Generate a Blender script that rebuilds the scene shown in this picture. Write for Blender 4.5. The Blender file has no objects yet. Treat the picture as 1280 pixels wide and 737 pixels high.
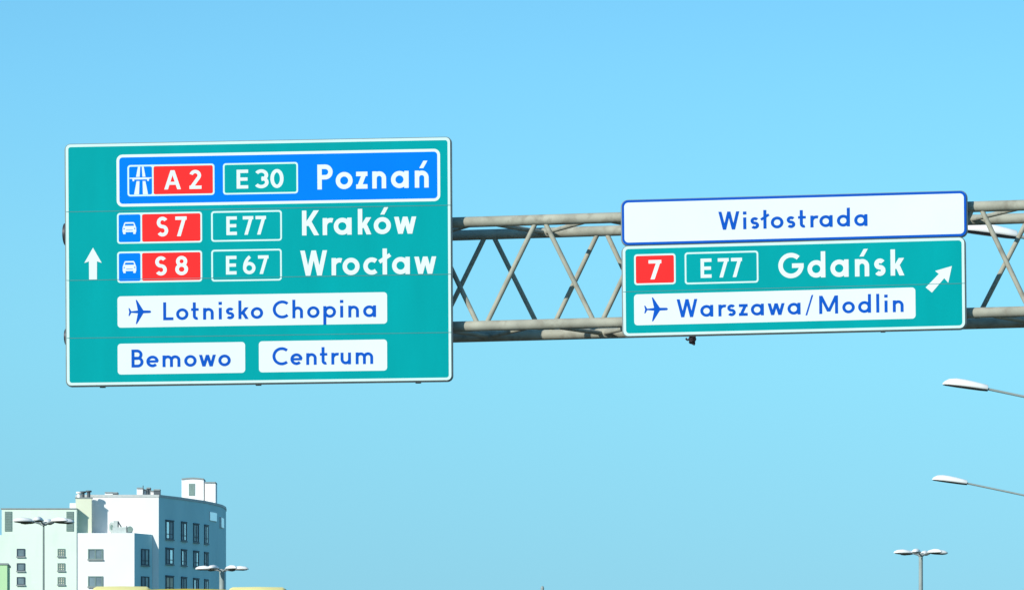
import bpy, bmesh, math, random
from mathutils import Vector, Matrix
R = math.radians
random.seed(7)
S = bpy.context.scene
COL = S.collection

# ------------------------------------------------------------------ camera
F, CX, HY, EYE = 6000.0, 640.0, 1000.0, 1.6      # focal length in photo pixels, centre column, horizon row, eye height
cam_d = bpy.data.cameras.new('camera')
cam = bpy.data.objects.new('camera', cam_d)
COL.objects.link(cam)
cam.location = (0, 0, EYE)
cam.rotation_euler = (R(90), 0, 0)
cam_d.sensor_fit = 'HORIZONTAL'
cam_d.sensor_width = 36
cam_d.lens = 36 * F / 1280
cam_d.shift_y = (HY - 368.5) / 1280
cam_d.clip_start = 0.5
cam_d.clip_end = 20000
S.camera = cam

# ------------------------------------------------------------------ light
SUN_AZ, SUN_EL = 40.0, 27.0                      # degrees to the left of straight behind the camera, above the horizon
to_sun = Vector((-math.sin(R(SUN_AZ)) * math.cos(R(SUN_EL)), -math.cos(R(SUN_AZ)) * math.cos(R(SUN_EL)), math.sin(R(SUN_EL))))
sun_d = bpy.data.lights.new('sun', 'SUN')
sun_d.energy = 4.5
sun_d.angle = R(0.5)
sun_d.color = (1.0, 0.95, 0.86)
sun = bpy.data.objects.new('sun', sun_d)
COL.objects.link(sun)
sun.location = to_sun * 50
sun.rotation_euler = (-to_sun).to_track_quat('-Z', 'Y').to_euler()

world = bpy.data.worlds.new('World')
S.world = world
world.use_nodes = True
wn, wl = world.node_tree.nodes, world.node_tree.links
bg = wn['Background']
sky = wn.new('ShaderNodeTexSky')
sky.sky_type = 'NISHITA'
sky.sun_disc = False
sky.sun_elevation = R(SUN_EL)
sky.sun_rotation = R(180 + SUN_AZ)
sky.air_density, sky.dust_density, sky.ozone_density = 1.0, 0.0, 10.0
tc = wn.new('ShaderNodeTexCoord')
sep = wn.new('ShaderNodeSeparateXYZ')
mad = wn.new('ShaderNodeMath'); mad.operation = 'MULTIPLY_ADD'
mad.inputs[1].default_value, mad.inputs[2].default_value = 0.25, 0.088      # clear air: the horizon band stays blue
smx = wn.new('ShaderNodeMath'); smx.operation = 'SMOOTH_MAX'
smx.inputs[2].default_value = 0.03
com = wn.new('ShaderNodeCombineXYZ')
tint = wn.new('ShaderNodeMix'); tint.data_type = 'RGBA'; tint.blend_type = 'MULTIPLY'
tint.inputs[0].default_value = 1.0
rmp = wn.new('ShaderNodeValToRGB')                # paler, hazier air towards the horizon
rmp.color_ramp.elements[0].position, rmp.color_ramp.elements[0].color = 0.035, (1.0, 1.03, 0.765, 1)
rmp.color_ramp.elements[1].position, rmp.color_ramp.elements[1].color = 0.15, (1.12, 1.37, 1.04, 1)
e_ = rmp.color_ramp.elements.new(0.09); e_.color = (1.07, 1.26, 0.92, 1)
wl.new(tc.outputs['Generated'], sep.inputs[0])
wl.new(sep.outputs[2], mad.inputs[0])
wl.new(mad.outputs[0], smx.inputs[0])
wl.new(sep.outputs[2], smx.inputs[1])
wl.new(sep.outputs[0], com.inputs[0]); wl.new(sep.outputs[1], com.inputs[1]); wl.new(smx.outputs[0], com.inputs[2])
wl.new(com.outputs[0], sky.inputs[0])
wl.new(sep.outputs[2], rmp.inputs[0]); wl.new(rmp.outputs[0], tint.inputs[7])
wl.new(sky.outputs[0], tint.inputs[6])
wl.new(tint.outputs[2], bg.inputs['Color'])
bg.inputs['Strength'].default_value = 0.137

S.view_settings.view_transform = 'Standard'
S.view_settings.look = 'None'
S.view_settings.exposure = 0.0
S.view_settings.gamma = 1.0
S.view_settings.use_curve_mapping = False

# ------------------------------------------------------------------ materials
def material(name, col, rough=0.6, metal=0.0, var=0.0, scale=3.0, dirt=None, dirt_amt=0.0, stretch=(1, 1, 1), bump=0.0, spec=0.5):
    """Principled colour with noise-driven variation, optional dirt patches and fine bump."""
    m = bpy.data.materials.new(name)
    m.use_nodes = True
    n, l = m.node_tree.nodes, m.node_tree.links
    p = n['Principled BSDF']
    p.inputs['Roughness'].default_value = rough
    p.inputs['Metallic'].default_value = metal
    p.inputs['Specular IOR Level'].default_value = spec
    tcn = n.new('ShaderNodeTexCoord')
    mp = n.new('ShaderNodeMapping'); mp.inputs['Scale'].default_value = stretch
    l.new(tcn.outputs['Object'], mp.inputs[0])
    nz = n.new('ShaderNodeTexNoise'); nz.inputs['Scale'].default_value = scale; nz.inputs['Detail'].default_value = 5
    l.new(mp.outputs[0], nz.inputs['Vector'])
    mr = n.new('ShaderNodeMapRange')
    mr.inputs[1].default_value, mr.inputs[2].default_value = 0.3, 0.7
    mr.inputs[3].default_value, mr.inputs[4].default_value = 1 - var, 1 + var
    l.new(nz.outputs['Fac'], mr.inputs[0])
    mul = n.new('ShaderNodeMix'); mul.data_type = 'RGBA'; mul.blend_type = 'MULTIPLY'; mul.inputs[0].default_value = 1
    mul.inputs[6].default_value = (*col, 1)
    cc = n.new('ShaderNodeCombineColor')
    for i in range(3): l.new(mr.outputs[0], cc.inputs[i])
    l.new(cc.outputs[0], mul.inputs[7])
    out = mul.outputs[2]
    if dirt:
        nz2 = n.new('ShaderNodeTexNoise'); nz2.inputs['Scale'].default_value = scale * 2.7; nz2.inputs['Detail'].default_value = 8
        l.new(mp.outputs[0], nz2.inputs['Vector'])
        m2 = n.new('ShaderNodeMapRange')
        m2.inputs[1].default_value, m2.inputs[2].default_value = 0.52, 0.72
        m2.inputs[3].default_value, m2.inputs[4].default_value = 0, dirt_amt
        l.new(nz2.outputs['Fac'], m2.inputs[0])
        mx = n.new('ShaderNodeMix'); mx.data_type = 'RGBA'
        l.new(m2.outputs[0], mx.inputs[0]); l.new(out, mx.inputs[6]); mx.inputs[7].default_value = (*dirt, 1)
        out = mx.outputs[2]
    l.new(out, p.inputs['Base Color'])
    if bump:
        b = n.new('ShaderNodeBump'); b.inputs['Strength'].default_value = bump; b.inputs['Distance'].default_value = 0.02
        l.new(nz.outputs['Fac'], b.inputs['Height']); l.new(b.outputs[0], p.inputs['Normal'])
    return m

M = dict(
    green=material('green sign sheeting', (0.0, 0.335, 0.345), 0.5, var=0.06, scale=1.1, stretch=(1.6, 1, .45), spec=0.03, dirt=(0.0, 0.295, 0.31), dirt_amt=0.25),
    blue=material('blue sign sheeting', (0.0, 0.195, 0.90), 0.5, var=0.05, scale=1.2, spec=0.03),
    blue_ink=material('blue lettering film', (0.004, 0.092, 0.50), 0.5, var=0.05, scale=2, spec=0.03),
    white=material('white sign sheeting', (0.74, 0.83, 0.81), 0.5, var=0.025, scale=1.0, spec=0.03),
    edge_white=material('pale border film', (0.62, 0.83, 0.79), 0.5, var=0.03, scale=1.0, spec=0.03),
    seam=material('dark seam strip', (0.03, 0.27, 0.28), 0.7, var=0.1),  # darker strip laid along the panel joints
    red=material('red sign sheeting', (0.93, 0.032, 0.032), 0.5, var=0.04, scale=2, spec=0.03),
    alu=material('sign edge aluminium', (0.26, 0.30, 0.29), 0.5, 0.2, var=0.12, scale=5),
    steel=material('galvanised truss steel', (0.385, 0.385, 0.31), 0.65, 0.0, var=0.20, scale=3.0, dirt=(0.24, 0.225, 0.175), dirt_amt=0.75, bump=0.2, spec=0.2),
    darksteel=material('dark bracket steel', (0.05, 0.05, 0.06), 0.5, 0.3, var=0.2),
    cable=material('black cable rubber', (0.018, 0.012, 0.02), 0.7, var=0.2, scale=20),
    lampwhite=material('white lamp housing', (0.90, 0.90, 0.86), 0.4, var=0.03, scale=4),
    lampglass=material('dark lamp bowl', (0.05, 0.055, 0.06), 0.25, var=0.2),
    pole=material('grey lamp pole paint', (0.30, 0.36, 0.34), 0.55, var=0.15, scale=2),
    darkpole=material('dark weathered lamp pole', (0.17, 0.22, 0.21), 0.6, var=0.2, scale=2),
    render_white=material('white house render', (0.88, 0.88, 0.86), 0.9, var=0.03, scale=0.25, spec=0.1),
    render_mint=material('pale mint house render', (0.75, 0.87, 0.75), 0.9, var=0.03, scale=0.25, spec=0.1, dirt=(0.60, 0.72, 0.64), dirt_amt=0.5, stretch=(1, 1, .3)),
    render_shade=material('shade tinted house render', (0.58, 0.88, 0.90), 0.9, var=0.06, scale=0.25, spec=0.1, dirt=(0.64, 0.92, 0.92), dirt_amt=0.8, stretch=(1, 1, .5)),  # blue cast of shade mixed into white render; patches slightly paler
    render_cream=material('pale cream house render', (0.74, 0.78, 0.60), 0.9, var=0.03, scale=0.3, spec=0.1),
    render_green=material('light green house render', (0.50, 0.76, 0.43), 0.9, var=0.05, scale=0.3, spec=0.1),
    bright_panel=material('glossy white panel', (0.96, 0.96, 0.96), 0.35, 0.85, spec=1.0),
    paleglass=material('pale reflective glass', (0.75, 0.80, 0.80), 0.2, 0.85, var=0.1, scale=0.9),  # pale metallic panes stand for bright sky reflected in the glass
    pale_coping=material('pale roof coping', (0.55, 0.58, 0.56), 0.6, var=0.1),
    coping=material('grey roof coping', (0.26, 0.30, 0.30), 0.6, var=0.1),
    vent=material('grey green louvre', (0.19, 0.28, 0.25), 0.7, var=0.1, scale=6),
    vent_grey=material('pale grey metal', (0.50, 0.56, 0.53), 0.5, var=0.1),
    glass=material('window glass', (0.09, 0.16, 0.22), 0.15, var=0.3, scale=0.9),
    greyglass=material('grey window glass', (0.24, 0.31, 0.33), 0.25, 0.3, var=0.25, scale=0.9),
    frame=material('dark window frame', (0.045, 0.065, 0.09), 0.5, var=0.1),
    frame_white=material('white window frame', (0.62, 0.64, 0.64), 0.5, var=0.05),
    curtain=material('pale curtain', (0.75, 0.70, 0.55), 0.9, var=0.1, scale=3),
    chimney=material('dark vent pipe', (0.08, 0.10, 0.11), 0.6, var=0.2),
    yellow=material('yellow bus paint', (0.85, 0.60, 0.03), 0.35, var=0.04, scale=2),
    busred=material('red bus paint', (0.50, 0.03, 0.03), 0.35, var=0.04, scale=2),
    fairing=material('cream roof fairing', (0.93, 0.85, 0.36), 0.45, var=0.06, scale=3),
    rubber=material('black rubber', (0.02, 0.02, 0.02), 0.8, var=0.2),
    busglass=material('tinted bus glass', (0.02, 0.03, 0.035), 0.08, var=0.2),
    taillight=material('red tail light', (0.55, 0.01, 0.01), 0.2, var=0.1),
    asphalt=material('asphalt', (0.05, 0.05, 0.052), 0.9, var=0.25, scale=0.6, bump=0.3),
    marking=material('white road paint', (0.78, 0.78, 0.75), 0.7, var=0.1, scale=2, dirt=(0.3, 0.3, 0.3), dirt_amt=0.5),
    kerb=material('concrete kerb', (0.35, 0.34, 0.32), 0.85, var=0.12, scale=2),
    ground=material('dry grass ground', (0.085, 0.105, 0.045), 0.95, var=0.35, scale=0.05, dirt=(0.13, 0.11, 0.07), dirt_amt=0.8),
)

# ------------------------------------------------------------------ mesh helpers
class MB:
    """Collects shapes, then links them as one mesh object."""
    def __init__(self): self.v, self.f, self.mi, self.sm = [], [], [], []
    def add(self, vs, fs, mi=0, smooth=False):
        b = len(self.v)
        self.v += [Vector(p) for p in vs]
        for f in fs:
            self.f.append([b + i for i in f]); self.mi.append(mi); self.sm.append(smooth)
    def box(self, x0, x1, y0, y1, z0, z1, mi=0):
        vs = [(x, y, z) for z in (z0, z1) for y in (y0, y1) for x in (x0, x1)]
        self.add(vs, [(0, 2, 3, 1), (4, 5, 7, 6), (0, 1, 5, 4), (2, 6, 7, 3), (0, 4, 6, 2), (1, 3, 7, 5)], mi)
    def prism(self, pts, a, b, mi=0, smooth=False):
        """pts: closed loop (x,y); extruded from z=a to z=b, flat caps."""
        n = len(pts)
        vs = [(x, y, a) for x, y in pts] + [(x, y, b) for x, y in pts]
        self.add(vs, [tuple(range(n - 1, -1, -1)), tuple(range(n, 2 * n))], mi)
        self.add(vs, [(i, (i + 1) % n, n + (i + 1) % n, n + i) for i in range(n)], mi, smooth)
    def tube(self, p, q, r0, r1=None, n=14, caps=True, mi=0):
        r1 = r0 if r1 is None else r1
        p, q = Vector(p), Vector(q)
        d = (q - p).normalized()
        a = d.orthogonal().normalized(); b = d.cross(a)
        vs = []
        for c, r in ((p, r0), (q, r1)):
            vs += [c + (a * math.cos(2 * math.pi * i / n) + b * math.sin(2 * math.pi * i / n)) * r for i in range(n)]
        self.add(vs, [(i, (i + 1) % n, n + (i + 1) % n, n + i) for i in range(n)], mi, True)
        if caps: self.add(vs, [tuple(range(n - 1, -1, -1)), tuple(range(n, 2 * n))], mi)
    def path_tube(self, pts, r, n=10, mi=0):
        for i in range(len(pts) - 1): self.tube(pts[i], pts[i + 1], r, r, n, True, mi)
    def sections(self, secs, mi=0):
        """loft through equal-length loops, capped at both ends."""
        n = len(secs[0]); vs = [p for s in secs for p in s]
        fs = [(k * n + i, k * n + (i + 1) % n, (k + 1) * n + (i + 1) % n, (k + 1) * n + i) for k in range(len(secs) - 1) for i in range(n)]
        self.add(vs, fs, mi, True)
        self.add(secs[0], [tuple(range(n - 1, -1, -1))], mi); self.add(secs[-1], [tuple(range(n))], mi)
    def build(self, name, mat, parent=None, offset=None, fix=True):
        me = bpy.data.meshes.new(name)
        o = Vector(offset) if offset is not None else Vector((0, 0, 0))
        me.from_pydata([v - o for v in self.v], [], self.f)
        for m in (mat if isinstance(mat, (list, tuple)) else [mat]): me.materials.append(M[m])
        for p, i, s in zip(me.polygons, self.mi, self.sm): p.material_index = i; p.use_smooth = s
        me.update()
        if fix:
            bm = bmesh.new(); bm.from_mesh(me)
            bmesh.ops.recalc_face_normals(bm, faces=bm.faces); bm.to_mesh(me); bm.free()
        ob = bpy.data.objects.new(name, me)
        COL.objects.link(ob)
        if parent: ob.parent = parent
        return ob

def bevel(ob, w, seg=2):
    md = ob.modifiers.new('bevel', 'BEVEL'); md.width = w; md.segments = seg; md.limit_method = 'ANGLE'; md.angle_limit = R(40)
    return ob

def tag(o, label=None, cat=None, group=None, kind=None):
    if label: o['label'] = label
    if cat: o['category'] = cat
    if group: o['group'] = group
    if kind: o['kind'] = kind
    return o

def empty(name, loc=(0, 0, 0), label=None, cat=None, group=None, mat=None):
    o = bpy.data.objects.new(name, None)
    o.empty_display_size = 0.3
    COL.objects.link(o)
    if mat is not None: o.matrix_world = mat
    else: o.location = loc
    return tag(o, label, cat, group)

def copy_tree(o, parent=None):
    c = o.copy(); COL.objects.link(c)
    if parent: c.parent = parent
    for ch in list(o.children): copy_tree(ch, c)
    return c

def P(x, y, D):
    """photo pixel at depth D -> point in the world"""
    return Vector(((x - CX) / F * D, D, EYE + (HY - y) / F * D))

# ------------------------------------------------------------------ setting
def sheet(name, x0, x1, y0, y1, z, mat, n=1):
    m = MB()
    for i in range(n):
        ya, yb = y0 + (y1 - y0) * i / n, y0 + (y1 - y0) * (i + 1) / n
        m.add([(x0, ya, z), (x1, ya, z), (x1, yb, z), (x0, yb, z)], [(0, 1, 2, 3)])
    return tag(m.build(name, mat), kind='structure')

sheet('ground', -9000, 9000, -2000, 15000, 0.0, 'ground')
sheet('road', -9.5, 9.0, -300, 2500, 0.004, 'asphalt', 20)
mk = MB()
for x in (-9.0, 8.4): mk.add([(x, -300, .008), (x + .24, -300, .008), (x + .24, 2500, .008), (x, 2500, .008)], [(0, 1, 2, 3)])
for x in (-5.5, -2.0, 1.5, 5.0):
    for k in range(-10, 60):
        mk.add([(x, k * 12, .008), (x + .12, k * 12, .008), (x + .12, k * 12 + 4, .008), (x, k * 12 + 4, .008)], [(0, 1, 2, 3)])
tag(mk.build('road_marking', 'marking'), kind='structure')
kb = MB()
kb.box(-9.8, -9.5, -300, 2500, 0, .13); kb.box(9.0, 9.3, -300, 2500, 0, .13)
tag(kb.build('kerb', 'kerb'), kind='structure')

# ------------------------------------------------------------------ gantry truss
YAW, ROLL, D0 = R(10.4), 0.0082, 63.35
def axes(yaw, roll):
    h = Vector((math.cos(yaw), -math.sin(yaw), 0))
    nrm = Vector((-math.sin(yaw), -math.cos(yaw), 0))            # towards the traffic
    u = (h * math.cos(roll) + Vector((0, 0, 1)) * math.sin(roll)).normalized()
    v = nrm.cross(u) * -1
    if v.z < 0: v = -v
    return u, v, nrm
def ray_plane(x, y, o, nrm):
    c = Vector((0, 0, EYE)); d = Vector(((x - CX) / F, 1, (HY - y) / F))
    return c + d * ((o - c).dot(nrm) / d.dot(nrm))

gu, gv, gn = axes(YAW, ROLL)
g0 = ray_plane(640, 276, Vector((0, D0, 9)), gn)                 # a point on the axis of the upper front chord
BACK = 1.40
def gpos(px, py, back=0.0):
    """metres along the beam and above its upper front chord for a photo pixel"""
    p = ray_plane(px, py, g0 - gn * back, gn)
    return (p - g0).dot(gu), (p - g0).dot(gv)
gm = Matrix((( gu.x, -gn.x, gv.x, g0.x), (gu.y, -gn.y, gv.y, g0.y), (gu.z, -gn.z, gv.z, g0.z), (0, 0, 0, 1)))
# local frame of the gantry: x along the beam, y away from the traffic, z up
RC, RD = 0.070, 0.0325
S_L, S_R = gpos(84.6, 290)[0], 9.6
Z_LOW = gpos(640, 406.3)[1]
base_z = -g0.z
gantry = empty('sign_gantry', label='pale grey tubular steel lattice gantry beam that carries both direction boards', cat='gantry', mat=gm)
for y in (0, BACK):
    for z in (0, Z_LOW):
        m = MB(); m.tube((S_L, y, z), (S_R, y, z), RC, n=28)
        for s in (S_L, S_L + .02): pass
        for s in (4.75,):                                       # bolted joint behind the right board
            m.tube((s - .03, y, z), (s - .002, y, z), RC * 1.22, n=24); m.tube((s + .002, y, z), (s + .03, y, z), RC * 1.22, n=24)
        m.build('chord', 'steel', gantry)
        e = MB(); e.tube((S_L - .035, y, z), (S_L - .003, y, z), .15 if z == 0 else .11, n=24)
        e.build('end_flange', 'darksteel', gantry)
def nodes(pix, py, back): return [gpos(x, py, back)[0] for x in pix]
ft = nodes([104, 247, 390, 533, 675.5, 819, 952, 1085, 1221, 1362, 1500], 283, 0)
fb = nodes([175, 318, 461, 602.5, 747.5, 885, 1018, 1152, 1292, 1430], 400, 0)
rt = nodes([183, 326, 469, 611.6, 752.8, 887, 1021, 1155, 1290, 1430], 298, BACK)
rb = nodes([112, 254, 397, 540, 682.3, 820, 954, 1088, 1214, 1360, 1500], 415, BACK)
def lattice(top, bot, y, start_top):
    seq = []
    a, b = (top, bot) if start_top else (bot, top)
    for i in range(max(len(a), len(b))):
        if i < len(a): seq.append((a[i], start_top))
        if i < len(b): seq.append((b[i], not start_top))
    for (s0, t0), (s1, t1) in zip(seq, seq[1:]):
        d = .045                                                # the two feet at a node stand side by side
        m = MB()
        m.tube((s0 + d, y, 0 if t0 else Z_LOW), (s1 - d, y, 0 if t1 else Z_LOW), RD, n=14)
        m.build('diagonal', 'steel', gantry)
lattice(ft, fb, 0, True)
lattice(rt, rb, BACK, False)
for z, fr, re in ((0, fb, rt), (Z_LOW, ft, rb)):
    front = fb if z == 0 else ft
    rear = rb if z == 0 else rt
    seq = sorted([(s, 0) for s in front] + [(s, BACK) for s in rear])
    for (s0, y0), (s1, y1) in zip(seq, seq[1:]):
        if y0 == y1: continue
        m = MB(); m.tube((s0, y0, z), (s1, y1, z), .030, n=12); m.build('cross_brace', 'steel', gantry)
pz = MB()
for y in (0, BACK): pz.tube((9.3, y, base_z + .1), (9.3, y, .35), .19, n=24)
for k in range(5):
    z = base_z + .9 + k * 1.45
    pz.tube((9.3, .0, z), (9.3, BACK, z + 1.2), .045, n=12)
pz.build('column', 'steel', gantry)
bp = MB(); bp.box(8.8, 9.8, -.5, BACK + .5, base_z - .05, base_z + .1); bp.build('base_plate', 'kerb', gantry)

# dark clump hanging under the beam below the right board
cl_s, cl_z = gpos(864, 424, BACK)
cp = g0 + gu * cl_s - gn * BACK + gv * (Z_LOW - RC)
cl = empty('cable_clump', cp, 'small dark clump of cable hanging under the beam below the right board', 'cable')
cl.scale = (.78, .78, .78)
m = MB()
for k in range(5):
    a = k * 1.3
    pts = [Vector((.055 * math.cos(a + t * .9) * (1 - .1 * k) + .02, .03 * math.sin(a + t), -.045 + .05 * math.sin(a * 2 + t * .9) - .012 * k)) for t in range(8)]
    m.path_tube(pts, .016, 8)
m.build('coil', 'cable', cl)
m = MB(); m.path_tube([(.06, 0, .01), (.062, 0, -.06), (.03, 0, -.12), (0, 0, -.10)], .02, 8); m.path_tube([(-.09, 0, -.03), (-.07, 0, -.065), (-.03, 0, -.05)], .016, 8); m.build('tail', 'cable', cl)

# ------------------------------------------------------------------ stroke lettering
def arc(cx, cy, rx, ry, a0, a1, n=26):
    return [(cx + rx * math.cos(R(a0 + (a1 - a0) * i / n)), cy + ry * math.sin(R(a0 + (a1 - a0) * i / n))) for i in range(n + 1)]
def ribbon(pts, w, closed=False):
    """path -> list of quads, mitred"""
    pts = [p for i, p in enumerate(pts) if i == 0 or math.hypot(p[0] - pts[i - 1][0], p[1] - pts[i - 1][1]) > 1e-5]
    n = len(pts); L, Rr = [], []
    for i in range(n):
        p = Vector(pts[i])
        a = Vector(pts[i - 1]) if (i > 0 or closed) else None
        b = Vector(pts[(i + 1) % n]) if (i < n - 1 or closed) else None
        d0 = (p - a).normalized() if a is not None else None
        d1 = (b - p).normalized() if b is not None else None
        t = ((d0 or d1) + (d1 or d0)).normalized()
        nn = Vector((-t.y, t.x))
        c = max(.35, nn.dot(Vector((-(d0 or d1).y, (d0 or d1).x))))
        L.append(p + nn * (w / 2 / c)); Rr.append(p - nn * (w / 2 / c))
    q = []
    for i in range(n if closed else n - 1):
        j = (i + 1) % n
        q.append([L[i], Rr[i], Rr[j], L[j]])
    return q
def slant(x0, y0, x1, y1, w):
    """straight stroke whose ends are cut level"""
    dx, dy = x1 - x0, y1 - y0
    k = w * math.hypot(dx, dy) / abs(dy) / 2
    return [[Vector((x0 - k, y0)), Vector((x0 + k, y0)), Vector((x1 + k, y1)), Vector((x1 - k, y1))]]
def bar(x0, x1, y0, y1): return [[Vector((x0, y0)), Vector((x1, y0)), Vector((x1, y1)), Vector((x0, y1))]]

def glyph(c, w, X):
    """strokes of one character: cap height 1, x-height X, stroke w -> (list of strokes, width, left bearing, right bearing)"""
    h = w / 2
    st, rd, di = .125, .075, .045
    Rb = X / 2 - h
    if c in 'oó':
        s = [ribbon(arc(X / 2, X / 2, Rb, Rb, 0, 360, 40)[:-1], w, True)]
        if c == 'ó': s.append(slant(X * .5, X + .10, X * .5 + .16, 1.08, w * .8))
        return s, X, rd, rd
    if c == 'a': return [ribbon(arc(X / 2, X / 2, Rb, Rb, 0, 360, 40)[:-1], w, True), bar(X - w + .03, X + .03, 0, X)], X + .03, rd, st
    if c == 'd': return [ribbon(arc(X / 2, X / 2, Rb, Rb, 0, 360, 40)[:-1], w, True), bar(X - w + .02, X + .02, 0, 1.03)], X + .02, rd, st
    if c == 'p': return [ribbon(arc(X / 2, X / 2, Rb, Rb, 0, 360, 40)[:-1], w, True), bar(-.02, w - .02, -.38, X)], X, st, rd
    if c in 'nńhu':
        W = .56; r = W / 2 - h
        if c == 'u':
            s = [ribbon([(h, X)] + arc(W / 2, h + r, r, r, 180, 360, 16) + [(W - h, X)], w), bar(W - w, W, 0, X * .5)]
            return s, W, st, st
        s = [bar(0, w, 0, 1.03 if c == 'h' else X), ribbon([(h, X * .3)] + arc(W / 2, X - h - r, r, r, 180, 0, 16) + [(W - h, 0)], w)]
        if c == 'ń': s.append(slant(W * .47, X + .10, W * .47 + .17, 1.08, w * .8))
        return s, W, st, st
    if c == 'm':
        W = .94; q = (W - w) / 2; r = q / 2
        s = [bar(0, w, 0, X)]
        for x in (h, h + q): s.append(ribbon([(x, X * .3)] + arc(x + r, X - h - r, r, r, 180, 0, 16) + [(x + q, 0)], w))
        return s, W, st, st
    if c == 'r':
        r = .23
        return [bar(0, w, 0, X), ribbon(arc(h + r, X - h - r, r, r, 180, 68, 12), w)], .34, st, .03
    if c == 't':
        return [ribbon([(.17, .97), (.17, .26)] + arc(.17 + .13, .13 + h, .13, .13, 180, 292, 12), w), bar(0, .40, X - w * .95, X - w * .05)], .42, .05, .07
    if c == 'i': return [bar(0, w, 0, X), bar(-.01, w + .01, X + .16, X + .16 + w * 1.05)], w, st, st
    if c == 'l': return [bar(0, w, 0, 1.03)], w, st, st
    if c == 'ł': return [bar(.10, .10 + w, 0, 1.03), ribbon([(-.03, .50), (.23 + w, .78)], w * .85)], .20 + w, .03, .03
    if c in 'sS':
        H = X if c == 's' else 1.0
        W = .44 if c == 's' else .56
        ry = (H - w) / 4; rx = W / 2 - h
        up = arc(W / 2, H - h - ry, rx, ry, 32, 262, 20)
        lo = arc(W / 2, h + ry, rx, ry, 82, -148, 20)
        return [ribbon(up + lo, w)], W, rd, rd
    if c == 'z':
        W = .46
        return [bar(0, W, X - w, X), bar(0, W, 0, w), slant(w * .75, w * .5, W - w * .75, X - w * .5, w)], W, .07, .07
    if c in 'kK':
        H, W = (X, .54) if c == 'k' else (1.0, .68)
        k = w * .62
        return [bar(0, w, 0, 1.03 if c == 'k' else 1.0), slant(w * .9, H * .38, W - k, H, w), slant(W - k * .9, 0, w * 1.55, H * .56, w)], W, st, .02
    if c in 'wW':
        H, W = (X, .90) if c == 'w' else (1.0, 1.10)
        k = w * .56
        a, b, m1, m2, mm = k, W - k, W * .29, W * .71, W / 2
        return [slant(a, H, m1, 0, w), slant(m1, 0, mm, H, w), slant(mm, H, m2, 0, w), slant(m2, 0, b, H, w)], W, di, di
    if c == 'c': return [ribbon(arc(X / 2, X / 2, Rb, Rb, 48, 312, 30), w)], X * .9, rd, .03
    if c == 'e': return [ribbon(arc(X / 2, X / 2, Rb, Rb, 0, 318, 34), w), bar(h, X - h * .4, X / 2 - w * .42, X / 2 + w * .42)], X, rd, rd
    if c == 'C': return [ribbon(arc(.5, .5, .5 - h, .5 - h, 48, 312, 36), w)], .86, rd, .03
    if c == 'G': return [ribbon(arc(.5, .5, .5 - h, .5 - h, 46, 360, 40), w), bar(.54, 1.0, .5 - h * 1.1, .5 + h * .9)], 1.0, rd, rd
    if c == 'P':
        t, b = 1 - h, .40 + h; r = (t - b) / 2
        return [bar(0, w, 0, 1), ribbon([(h, t), (.62 - h - r, t)] + arc(.62 - h - r, (t + b) / 2, r, r, 90, -90, 18) + [(h, b)], w)], .62, st, .05
    if c == 'B':
        s = [bar(0, w, 0, 1)]
        for t, b, W in ((1 - h, .50, .58), (.52, h, .63)):
            r = (t - b) / 2
            s.append(ribbon([(h, t), (W - h - r, t)] + arc(W - h - r, (t + b) / 2, r, r, 90, -90, 18) + [(h, b)], w))
        return s, .63, st, rd
    if c == 'L': return [bar(0, w, 0, 1), bar(w * .5, .54, 0, w)], .54, st, .05
    if c == 'M':
        W = .98
        return [bar(0, w, 0, 1), bar(W - w, W, 0, 1), slant(h * 1.1, 1, W / 2, .12, w), slant(W / 2, .12, W - h * 1.1, 1, w)], W, st, st
    if c == 'A':
        W = .84; k = w * .55
        return [slant(k, 0, W / 2 - .01, 1, w), slant(W - k, 0, W / 2 + .01, 1, w), bar(W * .22, W * .78, .24, .24 + w * .9)], W, di, di
    if c == 'E': return [bar(0, w, 0, 1), bar(h, .56, 0, w), bar(h, .53, .5 - h, .5 + h), bar(h, .56, 1 - w, 1)], .56, st, .07
    if c == '2':
        r = .29 - h
        ctr = (.29, 1 - h - r)
        a = arc(ctr[0], ctr[1], r, r, 165, -38, 22)
        return [ribbon(a + [(w * .62, w * .6)], w), bar(0, .60, 0, w)], .60, rd, rd
    if c == '3':
        W = .56; r1 = (.5 - h + h * .3) / 2
        return [ribbon(arc(.27, 1 - h - r1, r1 + .03, r1, 150, -88, 22), w), ribbon(arc(.27, h + r1 + .005, r1 + .05, r1 + .005, 88, -150, 22), w)], W, rd, rd
    if c == '0': return [ribbon(arc(.32, .5, .32 - h, .5 - h, 0, 360, 40)[:-1], w, True)], .64, rd, rd
    if c == '6':
        r = .33 - h
        return [ribbon(arc(.33, .33, r, r, 0, 360, 36)[:-1], w, True), ribbon(arc(.33 + .40, .36, .40 + r, .70, 180, 124, 16), w)], .66, rd, rd
    if c == '7': return [bar(0, .56, 1 - w, 1), slant(.17, 0, .56 - w * .56, 1, w)], .56, .06, .06
    if c == '8':
        y1 = (1 - w) * .465 / 2; y2 = (1 - w) * .535 / 2
        return [ribbon(arc(.31, 1 - h - y1, .185, y1, 0, 360, 36)[:-1], w, True), ribbon(arc(.31, h + y2, .222, y2, 0, 360, 36)[:-1], w, True)], .62, rd, rd
    if c == '/': return [slant(.03, -.06, .36, 1.06, w * .55)], .40, .12, .16
    return [], .26, 0, 0

def text_strokes(txt, w, X, space=.30, gap=0.0):
    x, out, first, words = 0, [], True, [0]
    for c in txt:
        if c == ' ': x += space; words.append(len(out)); continue
        s, W, lb, rb = glyph(c, w, X)
        if not first: x += lb + gap
        out += [[[p + Vector((x, 0)) for p in q] for q in st] for st in s]
        x += W + rb
        last = rb; first = False
    return out, x - last, words + [len(out)]

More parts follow.
